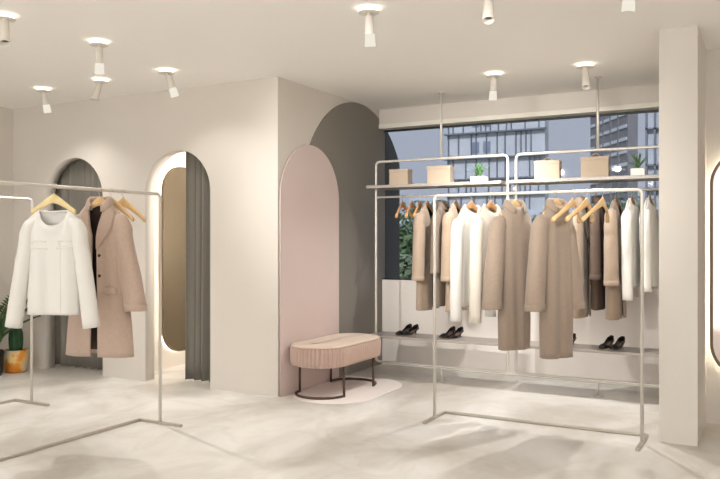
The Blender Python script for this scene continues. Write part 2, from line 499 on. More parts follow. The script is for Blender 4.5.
# ------------------------------------------------------------------ hangers
# local origin is on the rail axis; local x runs along the shoulders, local -y is the front
def make_hanger_parts(t, wood, rr=0.0125, hl=0.215, curve=0.03):
    R = rr + 0.005
    pts = []
    for k in range(13):
        a = math.radians(-35 + (225 + 20) * k / 12)
        pts.append((R * math.cos(a), 0, R * math.sin(a)))
    pts += [(-0.010, 0, -0.020), (0, 0, -0.032), (0, 0, -0.075)]
    obj('hook', T(pts, 0.0022, seg=6), M['wire'], t)
    rows = []
    n = 28
    for i in range(n + 1):
        s = -1 + 2 * i / n; a = abs(s)
        x = hl * s
        zc = -0.080 - 0.135 * (hl / 0.215) * a ** 1.15
        hh = 0.020 * (1 - a) + 0.013 + 0.006 * smooth01((a - 0.75) / 0.25)
        if a < 0.12: hh += 0.004 * (1 - a / 0.12)
        y = -curve * a ** 1.7 if hl > 0.2 else -0.004 * a ** 2
        d = 0.008 + (0.010 if hl > 0.2 else 0.003) * a ** 2
        row = []
        for k in range(10):
            q = 2 * PI * k / 10
            row.append((x, y + d * math.cos(q), zc + hh * math.sin(q)))
        rows.append(row)
    bm = bmesh.new(); V = grid(bm, rows, close=True); bm.faces.new(V[0][::-1]); bm.faces.new(V[-1])
    obj('shoulder_bar', bm, wood, t)

HANG = {}
def hanger(label, loc, phi, wood='wood', group=None):
    key = (wood, group == 'hangers holding clothes', group == 'empty hangers on the front rack')
    if key not in HANG:
        t = thing('clothes_hanger', label, 'clothes hanger', loc, phi, group)
        make_hanger_parts(t, M[wood], hl=0.155 if key[1] else 0.215, curve=0.055 if key[2] else 0.03); HANG[key] = t
        return t
    return dup(HANG[key], loc, phi, label, group)

# ------------------------------------------------------------------ garments
def garment(name, label, cat, loc, phi, m, length=1.1, sw=0.205, hw=0.23, thick=0.07, nw=0.075, nd=0.03,
            sl=0.67, ry0=0.055, ry1=0.072, rn0=0.065, rn1=0.075, splay=0.05, open_front=0.0, vneck=0.33, collar=True,
            fold=0.012, lining=None, neck_z=-0.084, sh_z=-0.196, seed=1, group=None, cuffm=None, buttons=0, pockets=False, swing=0.0, flare=0.25, far_in=0.0):
    rnd = random.Random(seed)
    t = thing(name, label, cat, loc, phi, group)
    hem = neck_z - length
    ph = [rnd.random() * 6.28 for _ in range(6)]
    NV, NP = 30, 14
    def W(v): return sw + (hw - sw) * v ** 0.9 - 0.012 * math.sin(PI * min(1, v * 1.3))
    def g(v):
        if not open_front: return 0.0
        return max(open_front * (0.35 + 0.65 * v), nw * (1 - v / vneck)) if v < vneck else open_front * (0.35 + 0.65 * v)
    def ztop(x0, front):
        x0 = abs(x0)
        if x0 < nw:
            return neck_z - (nd if front else 0.012) * math.sqrt(max(0, 1 - (x0 / nw) ** 2))
        return neck_z + (sh_z - neck_z) * ((x0 - nw) / (sw - nw)) ** 1.1
    def depth(v): return thick * math.sqrt(min(1.0, v / 0.16 + 0.012)) * (1 + flare * v)
    def folds(xs, v, k):
        A = fold * smooth01(v * 1.3)
        return A * (math.sin(xs * 5.2 + ph[k] + 0.7 * v) + 0.55 * math.sin(xs * 10.5 + ph[k + 1] - 1.2 * v)) * (1 - xs ** 6)
    def front(x, x0, v):
        w = W(v); xs = max(-1, min(1, x / w))
        y = -depth(v) * math.sqrt(max(0, 1 - abs(xs) ** 3.2)) + folds(xs, v, 0)
        if abs(x0) < nw: y -= 0.035 * math.cos(PI / 2 * x0 / nw) * (1 - smooth01(v / 0.15))
        return y
    def back(x, x0, v):
        w = W(v); xs = max(-1, min(1, x / w))
        y = depth(v) * math.sqrt(max(0, 1 - abs(xs) ** 3.2)) + folds(xs, v, 2)
        if abs(x0) < nw: y += 0.012 * math.cos(PI / 2 * x0 / nw) * (1 - smooth01(v / 0.15))
        return y
    rows = []
    for i in range(NV + 1):
        v = (i / NV) ** 1.25
        w = W(v); row = []
        for sgn in (-1,):
            for j in range(NP + 1):
                p = j / NP; x = -(g(v) + (w - g(v)) * p); x0 = -(g(0) + (sw - g(0)) * p)
                zt = ztop(x0, True)
                row.append((x, front(x, x0, v), zt + (hem - zt) * v))
        for j in range(1, 2 * NP):
            q = -1 + j / NP; x = w * q; x0 = sw * q; zt = ztop(x0, False)
            row.append((x, back(x, x0, v), zt + (hem + 0.004 - zt) * v))
        for j in range(NP + 1):
            p = 1 - j / NP; x = g(v) + (w - g(v)) * p; x0 = g(0) + (sw - g(0)) * p
            zt = ztop(x0, True)
            yy = front(x, x0, v) - (0.006 if open_front and p < 0.3 else 0)
            row.append((x, yy, zt + (hem - zt) * v))
        rows.append(row)
    bm = bmesh.new(); grid(bm, rows)
    bmesh.ops.remove_doubles(bm, verts=bm.verts[:], dist=1e-5)
    obj('body', bm, m, t, solid=0.007)
    # sleeves
    for sgn in (-1, 1):
        P = [Vector((sw - 0.075, 0, sh_z - 0.015)), Vector((sw - 0.030, 0.0, sh_z - 0.035)), Vector((sw + 0.002, -0.002, sh_z - 0.085)),
             Vector((sw + 0.016, -0.006 + swing * 0.2, sh_z - 0.20)),
             Vector((sw + 0.02 + splay * 0.45, -0.012 + swing * 0.6, sh_z - sl * 0.6)), Vector((sw + 0.02 + splay, -0.020 + swing, sh_z - sl))]
        # catmull-rom
        path = []
        Q = [P[0] * 2 - P[1]] + P + [P[-1] * 2 - P[-2]]
        for a in range(1, len(Q) - 2):
            for k in range(6):
                s = k / 6
                p0, p1, p2, p3 = Q[a - 1], Q[a], Q[a + 1], Q[a + 2]
                path.append(0.5 * ((2 * p1) + (p2 - p0) * s + (2 * p0 - 5 * p1 + 4 * p2 - p3) * s * s + (3 * p1 - p0 - 3 * p2 + p3) * s ** 3))
        path.append(P[-1])
        if sgn > 0 and far_in:
            path = [p - Vector((far_in * smooth01(i_ / 12), 0, 0)) for i_, p in enumerate(path)]
        rings = []
        N = len(path)
        for i, p in enumerate(path):
            tt = (path[min(N - 1, i + 1)] - path[max(0, i - 1)]).normalized()
            yv = Vector((0, 1, 0)); nv = tt.cross(yv).normalized()
            f = i / (N - 1)
            a_ = smooth01(f / 0.28)
            rn = (0.035 + (rn0 - 0.035) * a_) + (rn1 - rn0) * f
            ryy = (0.030 + (ry0 - 0.030) * a_) + (ry1 - ry0) * f
            ring = []
            for k in range(20):
                q = 2 * PI * k / 20
                wr = 1 + 0.05 * math.sin(9 * f * PI + 2 * q + ph[4]) * (1 - f) + 0.03 * math.sin(3 * q + ph[5] + 4 * f)
                c = p + nv * rn * math.cos(q) * wr + yv * ryy * math.sin(q) * wr
                ring.append((c.x * sgn, c.y, c.z))
            rings.append(ring)
        bm = bmesh.new(); grid(bm, rings, close=True)
        sl_o = obj('sleeve', bm, m, t, solid=0.005)
        if cuffm:
            cf = []
            for i, (dz, e) in enumerate(((0.045, 1.0), (0.043, 1.05), (0.0, 1.06), (-0.004, 1.02), (-0.004, 0.9))):
                p = path[-1]; cf.append([((p.x - 0.3 * splay * dz / 0.3 + rn1 * e * math.cos(2 * PI * k / 20) * 1.02) * sgn, p.y + ry1 * e * math.sin(2 * PI * k / 20) * 1.02, p.z + dz) for k in range(20)])
            bm = bmesh.new(); grid(bm, cf, close=True)
            obj('cuff', bm, cuffm, sl_o)
    if lining:
        rows = []
        for i in range(16):
            v = 0.02 + 0.96 * i / 15
            rows.append([(W(v) * q * 0.9, back(W(v) * q * 0.9, sw * q * 0.9, v) - 0.010, ztop(sw * q * 0.9, False) + (hem + 0.01 - ztop(sw * q * 0.9, False)) * v) for q in [-1 + 2 * j / 14 for j in range(15)]])
        bm = bmesh.new(); grid(bm, rows)
        o = obj('lining', bm, lining, t, solid=0.003); o['label'] = 'dark brown lining'
    if collar == 'coat':
        rows = []
        n = 30
        for (e, dz, f_) in ((0.98, -0.012, 0.9), (0.94, 0.022, 0.9), (1.02, 0.034, 1.0), (1.22, 0.022, 1.25), (1.42, -0.022, 1.6)):
            row = []
            for k in range(n + 1):
                a = math.radians(-152 + 304 * k / n)   # 0 is the nape
                yb = 0.040 * math.cos(a)
                drop = 0.055 * smooth01((abs(math.degrees(a)) - 80) / 72)
                row.append((nw * e * math.sin(a), yb * f_ + (0.004 if yb > 0 else -0.010), neck_z + dz - drop - 0.25 * max(0, nw * e * abs(math.sin(a)) - nw)))
            rows.append(row)
        bm = bmesh.new(); grid(bm, rows)
        obj('collar', bm, m, t, solid=0.007)
    elif collar == 'band':
        pts = []
        for k in range(40):
            a = 2 * PI * k / 40
            x = nw * math.sin(a); fr = math.cos(a) < 0
            pts.append((x, (front(x, x, 0.0) if fr else back(x, x, 0.0)), ztop(x * 0.999, fr)))
        obj('neckband', T(pts, 0.008, seg=8, closed=True), m, t)
    if open_front and collar == 'coat':
        for sgn in (-1, 1):
            rows = []
            for i in range(13):
                v = vneck * i / 12
                wl = 0.085 * math.sin(PI * min(1, 0.25 + 0.75 * i / 12)) ** 0.7 if i < 12 else 0.002
                row = []
                for j in range(5):
                    x = g(v) + wl * j / 4
                    x0 = g(0) + (x - g(v)) / max(1e-6, (W(v) - g(v))) * (sw - g(0))
                    zt = ztop(x0, True)
                    row.append((x * sgn, front(x * sgn, x0, v) - 0.013, zt + (hem - zt) * v - 0.012 * j / 4))
                rows.append(row)
            bm = bmesh.new(); grid(bm, rows)
            obj('lapel', bm, m, t, solid=0.006)
    for k in range(buttons):
        v = vneck + 0.05 + 0.13 * k
        x = 0.022 + g(v); zt = ztop(nw, True)
        bm = lathe(bmesh.new(), [(0.004, -0.004), (0.011, -0.003), (0.011, 0.002), (0.008, 0.004)], seg=14)
        bmesh.ops.rotate(bm, verts=bm.verts[:], matrix=Matrix.Rotation(PI / 2, 3, 'X'))
        bmesh.ops.translate(bm, verts=bm.verts[:], vec=(x, front(x, x, v) - 0.011, zt + (hem - zt) * v))
        obj('button', bm, M['lining'], t)
    if pockets:
        for sgn in (-1, 1):
            rows = []
            for i in range(4):
                row = []
                for j in range(6):
                    xs = 0.38 + 0.42 * j / 5; v = 0.50 + 0.055 * i / 3
                    x = xs * W(v) * sgn; zt = sh_z
                    row.append((x, front(x, x, v) - 0.008, zt + (hem - zt) * v))
                rows.append(row)
            bm = bmesh.new(); grid(bm, rows); obj('pocket_flap', bm, m, t, solid=0.006)
    return t, front, W

RZ_B, RZ_F = 1.93, 1.835
def phi_deg(d): return math.radians(d)

# --- back rail, left bay
for i, (x, lb) in enumerate(((-3.448, 'empty wooden hanger nearest the grey arch on the left bay rail'),
                             (-3.337, 'middle of the three empty wooden hangers on the left bay rail'),
                             (-3.245, 'empty wooden hanger just left of the tan coat on the left bay rail'))):
    hanger(lb, (x, 7.33, RZ_B), phi_deg(90), 'wood_tan', 'empty hangers on the left bay rail')
COATG = 'coats on the display rack rail'
def coat(label, x, y, z, phi, m, hl, group, wood='wood_tan', **k):
    hanger(hl, (x, y, z), phi, wood, 'hangers holding clothes')
    kw = dict(thick=0.056, ry1=0.068, ry0=0.05, fold=0.009, collar='coat', lining=M['lining'], cuffm=m, open_front=0.02, buttons=2, pockets=True)
    kw.update(k)
    return garment('coat', label, 'coat', (x, y, z), phi, m, group=group, **kw)
coat('tan wool coat first on the left bay rail, next to the empty hangers', -3.158, 7.33, RZ_B, phi_deg(89), M['coat_tan'], 'wooden hanger under the first tan coat of the left bay', COATG, seed=2, open_front=0.03, collar='', thick=0.048, ry1=0.062)
coat('grey-brown coat between the first tan coat and the sand coat, left bay', -2.99, 7.35, RZ_B, phi_deg(92), M['coat_greyb'], 'wooden hanger under the grey-brown coat of the left bay', COATG, seed=3, thick=0.042, ry1=0.05, fold=0.006, sl=0.60, length=1.05)
coat('sand coloured coat behind the white top, left bay rail', -2.842, 7.33, RZ_B, phi_deg(89), M['coat_sand'], 'wooden hanger under the sand coat of the left bay', COATG, seed=4, open_front=0.03, collar='', thick=0.048, ry1=0.062)
# --- back rail, right bay
coat('tan coat behind the empty hangers on the right bay rail', -1.57, 7.33, RZ_B, phi_deg(88), M['coat_sand'], 'wooden hanger under the tan coat of the right bay', COATG, seed=5, thick=0.042, fold=0.006, ry1=0.062)
coat('dark brown coat between the two tan coats on the right bay rail', -1.415, 7.35, RZ_B, phi_deg(90), M['coat_dark'], 'wooden hanger under the dark brown coat of the right bay', COATG, seed=6, thick=0.038, fold=0.006, ry0=0.04, ry1=0.046, sl=0.62, length=1.02)
coat('rosy tan coat with dark collar opening beside the white tops, right bay', -1.264, 7.33, RZ_B, phi_deg(88), M['coat_tan'], 'wooden hanger under the rosy tan coat of the right bay', COATG, seed=7, open_front=0.03, collar='', thick=0.048, ry1=0.062)
def top(label, x, y, z, phi, m, hl, group, wood='wood_tan', **k):
    hanger(hl, (x, y, z), phi, wood, 'hangers holding clothes')
    kw = dict(length=0.80, sl=0.80, thick=0.045, hw=0.215, ry0=0.048, ry1=0.042, rn0=0.05, rn1=0.045, nd=0.075, nw=0.095, collar='band', fold=0.009, splay=0.03)
    kw.update(k)
    return garment('long_sleeved_top', label, 'top', (x, y, z), phi, m, group=group, **kw)
TOPG = 'white tops on the display rack and front rack'
top('white long-sleeved top next to the rosy tan coat, right bay rail', -1.12, 7.33, RZ_B, phi_deg(86), M['white_knit'], 'wooden hanger under the white top beside the rosy tan coat', TOPG, seed=8)
top('white long-sleeved top at the right end of the rail, against the pillar', -0.965, 7.33, RZ_B, phi_deg(86), M['white_knit'], 'wooden hanger under the white top beside the pillar', TOPG, seed=9, sl=0.72)
# --- front rack
top('white long-sleeved top, first garment on the front rack from the left', -2.11, 5.785, RZ_F, phi_deg(77), M['white_knit'], 'wooden hanger under the first white top of the front rack', TOPG, seed=10)
top('cream long-sleeved top between the white top and the brown coat', -1.95, 5.785, RZ_F, phi_deg(77), M['cream_knit'], 'wooden hanger under the cream top of the front rack', TOPG, seed=11)
FCG = 'brown coats on the front rack'
coat('long taupe brown coat beside the cream top on the front rack', -1.757, 5.785, RZ_F, phi_deg(62), M['coat_brown'], 'wooden hanger under the brown coat beside the cream top', FCG, 'wood', seed=12, sw=0.182, hw=0.150, splay=0.055, open_front=0.0, length=1.13, thick=0.058, sl=0.69, buttons=0, pockets=False, lining=None, flare=0.15, far_in=0.075)
coat('longest taupe brown coat, next to the empty hangers on the front rack', -1.43, 5.785, RZ_F, phi_deg(62), M['coat_brown'], 'wooden hanger under the brown coat next to the empty hangers', FCG, 'wood', seed=13, sw=0.182, hw=0.150, splay=0.055, open_front=0.0, length=1.17, thick=0.058, sl=0.69, buttons=0, pockets=False, lining=None, flare=0.15, far_in=0.075)
for x, lb in ((-1.306, 'empty pale wooden hanger right beside the longest brown coat, front rack'),
              (-1.205, 'middle of the three empty pale wooden hangers on the front rack'),
              (-1.090, 'empty pale wooden hanger nearest the pillar on the front rack')):
    hanger(lb, (x, 5.785, RZ_F), phi_deg(-103), 'wood', 'empty hangers on the front rack')
# --- left rack
hanger('pale wooden hanger under the white top on the left rack', (-4.29, 3.553, RZ_F), phi_deg(24), 'wood_pale', 'hangers holding clothes')
lt, fr, Wf = garment('long_sleeved_top', 'white long-sleeved top with chest seams hanging on the left rack', 'top', (-4.29, 3.553, RZ_F), phi_deg(24), M['white_knit'],
        length=0.71, sw=0.178, hw=0.182, thick=0.045, nw=0.105, nd=0.115, sl=0.735, neck_z=-0.160, sh_z=-0.222, ry0=0.045, ry1=0.05, rn0=0.046, rn1=0.054, splay=0.075, collar='band', fold=0.010, seed=21)
for z, x0, x1 in ((-0.375, -0.15, -0.03), (-0.425, -0.155, -0.02), (-0.375, 0.05, 0.14), (-0.422, 0.045, 0.15)):
    v = (z + 0.22) / (-0.878 + 0.22)
    obj('chest_seam', T([(x0 + (x1 - x0) * k / 10, fr(x0 + (x1 - x0) * k / 10, 1, v) - 0.004, z + 0.008 * math.sin(k / 10 * PI)) for k in range(11)], 0.006, seg=8), M['white_knit'], lt)
obj('front_pleat', T([(0.065 + 0.01 * k / 10, fr(0.065, 1, 0.25 + 0.73 * k / 10) - 0.002, -0.385 - 0.48 * k / 10) for k in range(11)], 0.006, seg=8), M['white_knit'], lt)
coat('rosy beige wool coat behind the white top on the left rack', -4.29, 3.955, RZ_F, phi_deg(14), M['coat_pink'], 'wooden hanger under the rosy beige coat', None, 'wood',
     seed=14, open_front=0.035, vneck=0.30, splay=0.10, rn0=0.062, rn1=0.08, sw=0.185, hw=0.275, length=1.12, sl=0.67, thick=0.06)
for y, lb in ((4.065, 'empty wooden hanger just behind the rosy beige coat, left rack'),
              (4.18, 'empty wooden hanger at the post end of the left rack')):
    hanger(lb, (-4.29, y, RZ_F), phi_deg(8), 'wood', 'empty hangers on the left rack')

# ------------------------------------------------------------------ shelf goods
def box_bag(label, x0, x1, zh, dep, handle, group):
    xc = (x0 + x1) / 2; w = x1 - x0
    t = thing('box_bag', label, 'box bag', (xc, 7.29, 2.05), math.radians(4), group)
    obj('box_body', B(-w / 2, w / 2, -dep / 2, dep / 2, 0, zh - 0.02), M['box'], t, smooth=False, bevel=0.006)
    obj('lid', B(-w / 2 - 0.003, w / 2 + 0.003, -dep / 2 - 0.003, dep / 2 + 0.003, zh - 0.035, zh), M['box'], t, smooth=False, bevel=0.006)
    if handle:
        obj('handle', T([(-0.05 + 0.10 * k / 14, 0, zh + 0.032 * math.sin(PI * k / 14)) for k in range(15)], 0.004, seg=6), M['box_dark'], t)
box_bag('small beige box nearest the grey arch on the upper shelf', -3.555, -3.345, 0.165, 0.14, False, 'beige boxes on the upper shelf')
box_bag('beige box beside the potted agave on the upper shelf', -3.120, -2.875, 0.18, 0.14, False, 'beige boxes on the upper shelf')
box_bag('beige box bag with thin handle at the left end of the right shelf', -2.005, -1.765, 0.18, 0.12, True, 'beige boxes on the upper shelf')
box_bag('beige box bag with handle between the other bag and the small aloe', -1.565, -1.315, 0.195, 0.12, True, 'beige boxes on the upper shelf')

def spiky_plant(label, loc, wx, h, n, L, m, group):
    t = thing('potted_succulent', label, 'potted plant', loc, 0, group)
    o = obj('pot', B(-wx / 2, wx / 2, -wx * 0.4, wx * 0.4, 0, h), M['white_pot'], t, smooth=False, bevel=0.006)
    obj('soil', B(-wx / 2 + 0.01, wx / 2 - 0.01, -wx * 0.4 + 0.01, wx * 0.4 - 0.01, h - 0.01, h + 0.002), M['soil'], o, smooth=False)
    rnd = random.Random(int(abs(loc[0]) * 1000))
    for i in range(n):
        a = 2 * PI * i / n * 1.62; tilt = 0.15 + 0.85 * (i / n)
        l = L * (0.75 + 0.35 * rnd.random())
        rows = []
        d = Vector((math.cos(a), math.sin(a), 0)); sd = Vector((-d.y, d.x, 0))
        for k in range(9):
            f = k / 8
            c = d * (l * math.sin(tilt) * f ** 1.2) + Vector((0, 0, h + l * math.cos(tilt) * f * (1 - 0.18 * f * tilt)))
            w = 0.013 * (1 - f) ** 0.7 + 0.001
            rows.append([c - sd * w + Vector((0, 0, 0.004 * (1 - f))), c - Vector((0, 0, 0.006 * (1 - f))), c + sd * w + Vector((0, 0, 0.004 * (1 - f))), c + Vector((0, 0, 0.003))])
        bm = bmesh.new(); V = grid(bm, rows, close=True); bm.faces.new(V[0]); bm.faces.new(V[-1])
        obj('leaf', bm, m, t)
spiky_plant('small spreading agave in a white pot on the left shelf', (-2.57, 7.27, 2.05), 0.15, 0.055, 20, 0.16, M['aloe'], 'potted plants on the upper shelf')
spiky_plant('small upright aloe in a square white pot on the right shelf', (-1.055, 7.27, 2.05), 0.125, 0.07, 14, 0.17, M['aloe'], 'potted plants on the upper shelf')

# ------------------------------------------------------------------ shoes
def make_shoe(label, loc, rz, group):
    """heel at the origin, toe towards local -y"""
    t = thing('high_heel_shoe', label, 'shoe', loc, rz, group)
    Ls = 0.225
    def zs(f): return 0.044 * smooth01(1 - f / 0.66) + 0.004          # sole height from heel to ball
    def ws(f): return 0.026 + 0.014 * math.sin(PI * min(1, f / 0.75) * 0.75) if f < 0.8 else 0.036 * math.sqrt(max(0.0, 1 - ((f - 0.8) / 0.205) ** 2)) + 0.001
    rows = []
    for i in range(19):
        f = i / 18; w = ws(f); y = -Ls * f
        rows.append([(-w, y, zs(f) + 0.004), (-w * 0.9, y, zs(f)), (w * 0.9, y, zs(f)), (w, y, zs(f) + 0.004), (0, y, zs(f) + 0.006)])
    bm = bmesh.new(); V = grid(bm, rows, close=True); bm.faces.new(V[0]); bm.faces.new(V[-1])
    obj('sole', bm, M['insole'], t)
    rows = []                                                        # upper: counter, low sides and toe box
    for i in range(25):
        f = i / 24; w = ws(f) + 0.002; y = -Ls * f
        hgt = 0.034 * (1 - smooth01(f / 0.35)) + 0.018 + (0.020 * smooth01((f - 0.62) / 0.12) * (1 - smooth01((f - 0.74) / 0.3)))
        cover = smooth01((f - 0.60) / 0.05)
        row = []
        for k in range(13):
            q = -1 + 2 * k / 12
            ang = q * PI / 2
            closed_x = w * math.sin(ang); closed_z = zs(f) + 0.004 + (hgt) * math.cos(ang) ** 0.8
            side = 1 if q >= 0 else -1
            top_ = 1 - abs(q)
            open_x = side * (w - 0.004 * top_); open_z = zs(f) + 0.004 + hgt * top_ * 0.95
            if f < 0.03: open_x = w * q; open_z = zs(f) + 0.004 + hgt * min(1, top_ * 2.5)
            row.append((closed_x * cover + open_x * (1 - cover), y + (0.006 * (1 - abs(q)) if f < 0.03 else 0), closed_z * cover + open_z * (1 - cover)))
        rows.append(row)
    bm = bmesh.new()
    V = [[bm.verts.new(c) for c in r] for r in rows]
    for i in range(24):
        for k in range(12):
            if k in (5, 6) and 0.03 < (i + 0.5) / 24 < 0.60 and i > 0: continue
            bm.faces.new((V[i][k], V[i][k + 1], V[i + 1][k + 1], V[i + 1][k]))
    bm.faces.new(V[0])
    obj('upper', bm, M['shoe'], t, solid=0.003)
    bm = lathe(bmesh.new(), [(0.008, 0.0), (0.007, 0.02), (0.016, 0.042), (0.022, 0.050)], (0, -0.022, 0), seg=12)
    obj('heel', bm, M['shoe'], t)
    return t
SG = 'black heeled shoes on the lower shelf'
s0 = make_shoe('left shoe of the black heeled pair nearest the bench', (-3.425, 7.475, 0.46), math.radians(-14), SG)
for x, y, r, lb in ((-3.345, 7.475, -14, 'right shoe of the black heeled pair nearest the bench'),
                    (-2.925, 7.475, -14, 'left shoe of the black heeled pair under the white top'),
                    (-2.838, 7.475, -14, 'right shoe of the black heeled pair under the white top'),
                    (-1.325, 7.46, -14, 'left shoe of the black heeled pair nearest the pillar'),
                    (-1.225, 7.46, -14, 'right shoe of the black heeled pair nearest the pillar'),
                    (-1.68, 7.475, -14, 'black heeled shoe half hidden behind the longest brown coat')):
    dup(s0, (x, y, 0.46), math.radians(r), lb, SG)

# ------------------------------------------------------------------ floor plants at the left
pc = thing('potted_cactus', 'green columnar cactus in an orange splashed pot by the left wall', 'potted plant', (-7.40, 5.62, 0))
po = obj('pot', lathe(bmesh.new(), [(0.10, 0), (0.125, 0.03), (0.138, 0.13), (0.132, 0.25), (0.12, 0.25), (0.118, 0.20)]), M['paint_pot'], pc)
obj('soil', lathe(bmesh.new(), [(0.122, 0.20), (0.119, 0.235), (0.02, 0.238)]), M['soil'], po)
obj('stem', lathe(bmesh.new(), [(0.06, 0.23), (0.068, 0.30), (0.07, 0.38), (0.066, 0.44), (0.05, 0.48), (0.02, 0.495)], seg=48, rfun=lambda a: 1 + 0.10 * math.cos(12 * a)), M['cactus'], pc)
pp = thing('potted_palm', 'feathery green palm in a black pot at the left frame edge', 'potted plant', (-7.425, 5.33, 0))
po = obj('pot', lathe(bmesh.new(), [(0.10, 0), (0.12, 0.04), (0.128, 0.16), (0.127, 0.27), (0.12, 0.27), (0.118, 0.22)]), M['black_pot'], pp)
obj('soil', lathe(bmesh.new(), [(0.122, 0.22), (0.119, 0.25), (0.02, 0.252)]), M['soil'], po)
rnd = random.Random(5)
for i in range(18):
    a = math.radians(-150 + 220 * i / 17) + rnd.random() * 0.2; L = 0.74 + 0.34 * rnd.random(); up = 0.62 + 0.60 * rnd.random()
    d = Vector((math.cos(a), math.sin(a), 0))
    def q(f): return Vector((0, 0, 0.24)) + d * (L * 0.75 * f ** 1.5 * (1.25 - up * 0.6)) + Vector((0, 0, L * up * (f - 0.28 * f * f)))
    bm = bmesh.new()
    tube(bm, [q(k / 12) for k in range(13)], 0.004, seg=5, radii=[0.005 * (1 - k / 14) for k in range(13)])
    for k in range(3, 26):
        f = k / 25.0; c = q(f); tn = (q(min(1, f + 0.03)) - q(f - 0.03)).normalized()
        sd = tn.cross(Vector((0, 0, 1))).normalized()
        for sg in (-1, 1):
            l = 0.15 * math.sin(PI * (0.15 + 0.8 * f)) + 0.02
            tip = c + sd * sg * l * 0.8 + tn * l * 0.6 - Vector((0, 0, 0.02))
            w = tn * 0.010
            mid = c.lerp(tip, 0.45)
            v1 = bm.verts.new(c); v2 = bm.verts.new(mid + w + Vector((0, 0, 0.006))); v3 = bm.verts.new(tip); v4 = bm.verts.new(mid - w + Vector((0, 0, 0.002)))
            bm.faces.new((v1, v2, v3, v4))
    bx = [v for v in bm.verts if v.co.x + pp.location.x < -7.79]
    for v in bx: v.co.x = -7.79 - pp.location.x
    for v in bm.verts:
        if v.co.y + pp.location.y > YN - 0.01: v.co.y = YN - 0.01 - pp.location.y
    obj('frond', bm, M['leaf'], pp, solid=0.0012)

# ------------------------------------------------------------------ ceiling spotlights
RIGHT = Vector((math.cos(math.radians(28.4)), math.sin(math.radians(28.4)), 0))
AWAY = Vector((-math.sin(math.radians(28.4)), math.cos(math.radians(28.4)), 0))
SPG = 'white ceiling spotlights'
SPOT_W, GLOW_W = 18.0, 0.8
def lamp_light(name, kind, parent, loc, power, **k):
    l = bpy.data.lights.new(name, kind); l.energy = power; l.color = (1.0, 0.98, 0.95)
    for a, b in k.items(): setattr(l, a, b)
    o = bpy.data.objects.new(name, l); COL.objects.link(o); o.parent = parent; o.location = loc
    return o
def spot(label, x, y, lat, away, power=1.0):
    lit = away > 0
    t = thing('ceiling_spotlight', label, 'spotlight', (x, y, H), 0, SPG)
    ax = (RIGHT * lat + AWAY * away + Vector((0, 0, -0.225))).normalized()
    pl_ = obj('mounting_plate', lathe(bmesh.new(), [(0.071, -0.028), (0.071, -0.033), (0.067, -0.035)]), M['lamp'], t)
    obj('plate_spacer', lathe(bmesh.new(), [(0.02, 0.0), (0.02, -0.028)], seg=16), M['lamp'], pl_)
    obj('halo_ring', lathe(bmesh.new(), [(0.048, -0.009), (0.070, -0.0275)], cap=False), M['halo'], pl_)  # hidden glowing ring, added to brighten the ceiling around the plate
    obj('joint', T([(0, 0, -0.034), Vector((0, 0, -0.042)), ax * 0.07], 0.012, seg=10), M['lamp'], t)
    rot = Vector((0, 0, -1)).rotation_difference(ax).to_matrix()
    def put(bm):
        bmesh.ops.rotate(bm, verts=bm.verts[:], matrix=rot, cent=(0, 0, 0)); return bm
    b = obj('lamp_body', put(lathe(bmesh.new(), [(0.020, -0.046), (0.026, -0.051), (0.037, -0.245), (0.035, -0.247), (0.030, -0.20)][:3] + [(0.0365, -0.247), (0.033, -0.247), (0.031, -0.205)], seg=24, cap=True)), M['lamp'], t)
    obj('lens', put(lathe(bmesh.new(), [(0.0305, -0.206), (0.029, -0.212), (0.012, -0.216)], seg=24)), M['bore'], b)
    if lit: obj('lit_rim', put(lathe(bmesh.new(), [(0.0329, -0.165), (0.0376, -0.2475), (0.033, -0.2475), (0.033, -0.243)], seg=24, cap=False)), M['rim'], b)
    s = lamp_light('lamp_beam', 'SPOT', t, ax * 0.262, SPOT_W * power, spot_size=math.radians(125), spot_blend=0.9, shadow_soft_size=0.035)
    s.rotation_euler = Vector((0, 0, -1)).rotation_difference(ax).to_euler()
    return t
for lb, x, y, lat, away, pw in (
    ('white ceiling spotlight at the upper left corner, turned towards the viewer', -4.573, 3.385, 0.05, -0.10, 1.0),
    ('white ceiling spotlight near the top, above the white top', -4.54, 4.178, -0.02, 0.07, 1.0),
    ('smallest white spotlight, leftmost of the far row near the corner', -6.445, 5.206, 0.02, 0.06, 1.0),
    ('white spotlight with a dark mouth in the middle of the far row', -5.598, 5.177, -0.03, -0.10, 7.0),
    ('white spotlight above the fitting room with the glowing mirror', -4.773, 5.174, 0.06, 0.06, 0.6),
    ('white spotlight hanging high in front of the grey arch', -2.329, 4.429, 0.01, 0.05, 1.0),
    ('white spotlight with a dark mouth cut by the top frame edge', -1.505, 4.43, -0.02, -0.10, 1.0),
    ('white spotlight above the left end of the display rack window', -2.231, 6.702, 0.0, 0.04, 6.0),
    ('white spotlight with a dark mouth above the box bags', -1.418, 6.736, -0.02, -0.10, 6.0),
    ('white spotlight at the top edge near the white pillar', -0.68, 4.43, 0.0, 0.05, 1.0)):
    spot(lb, x, y, lat, away, pw)

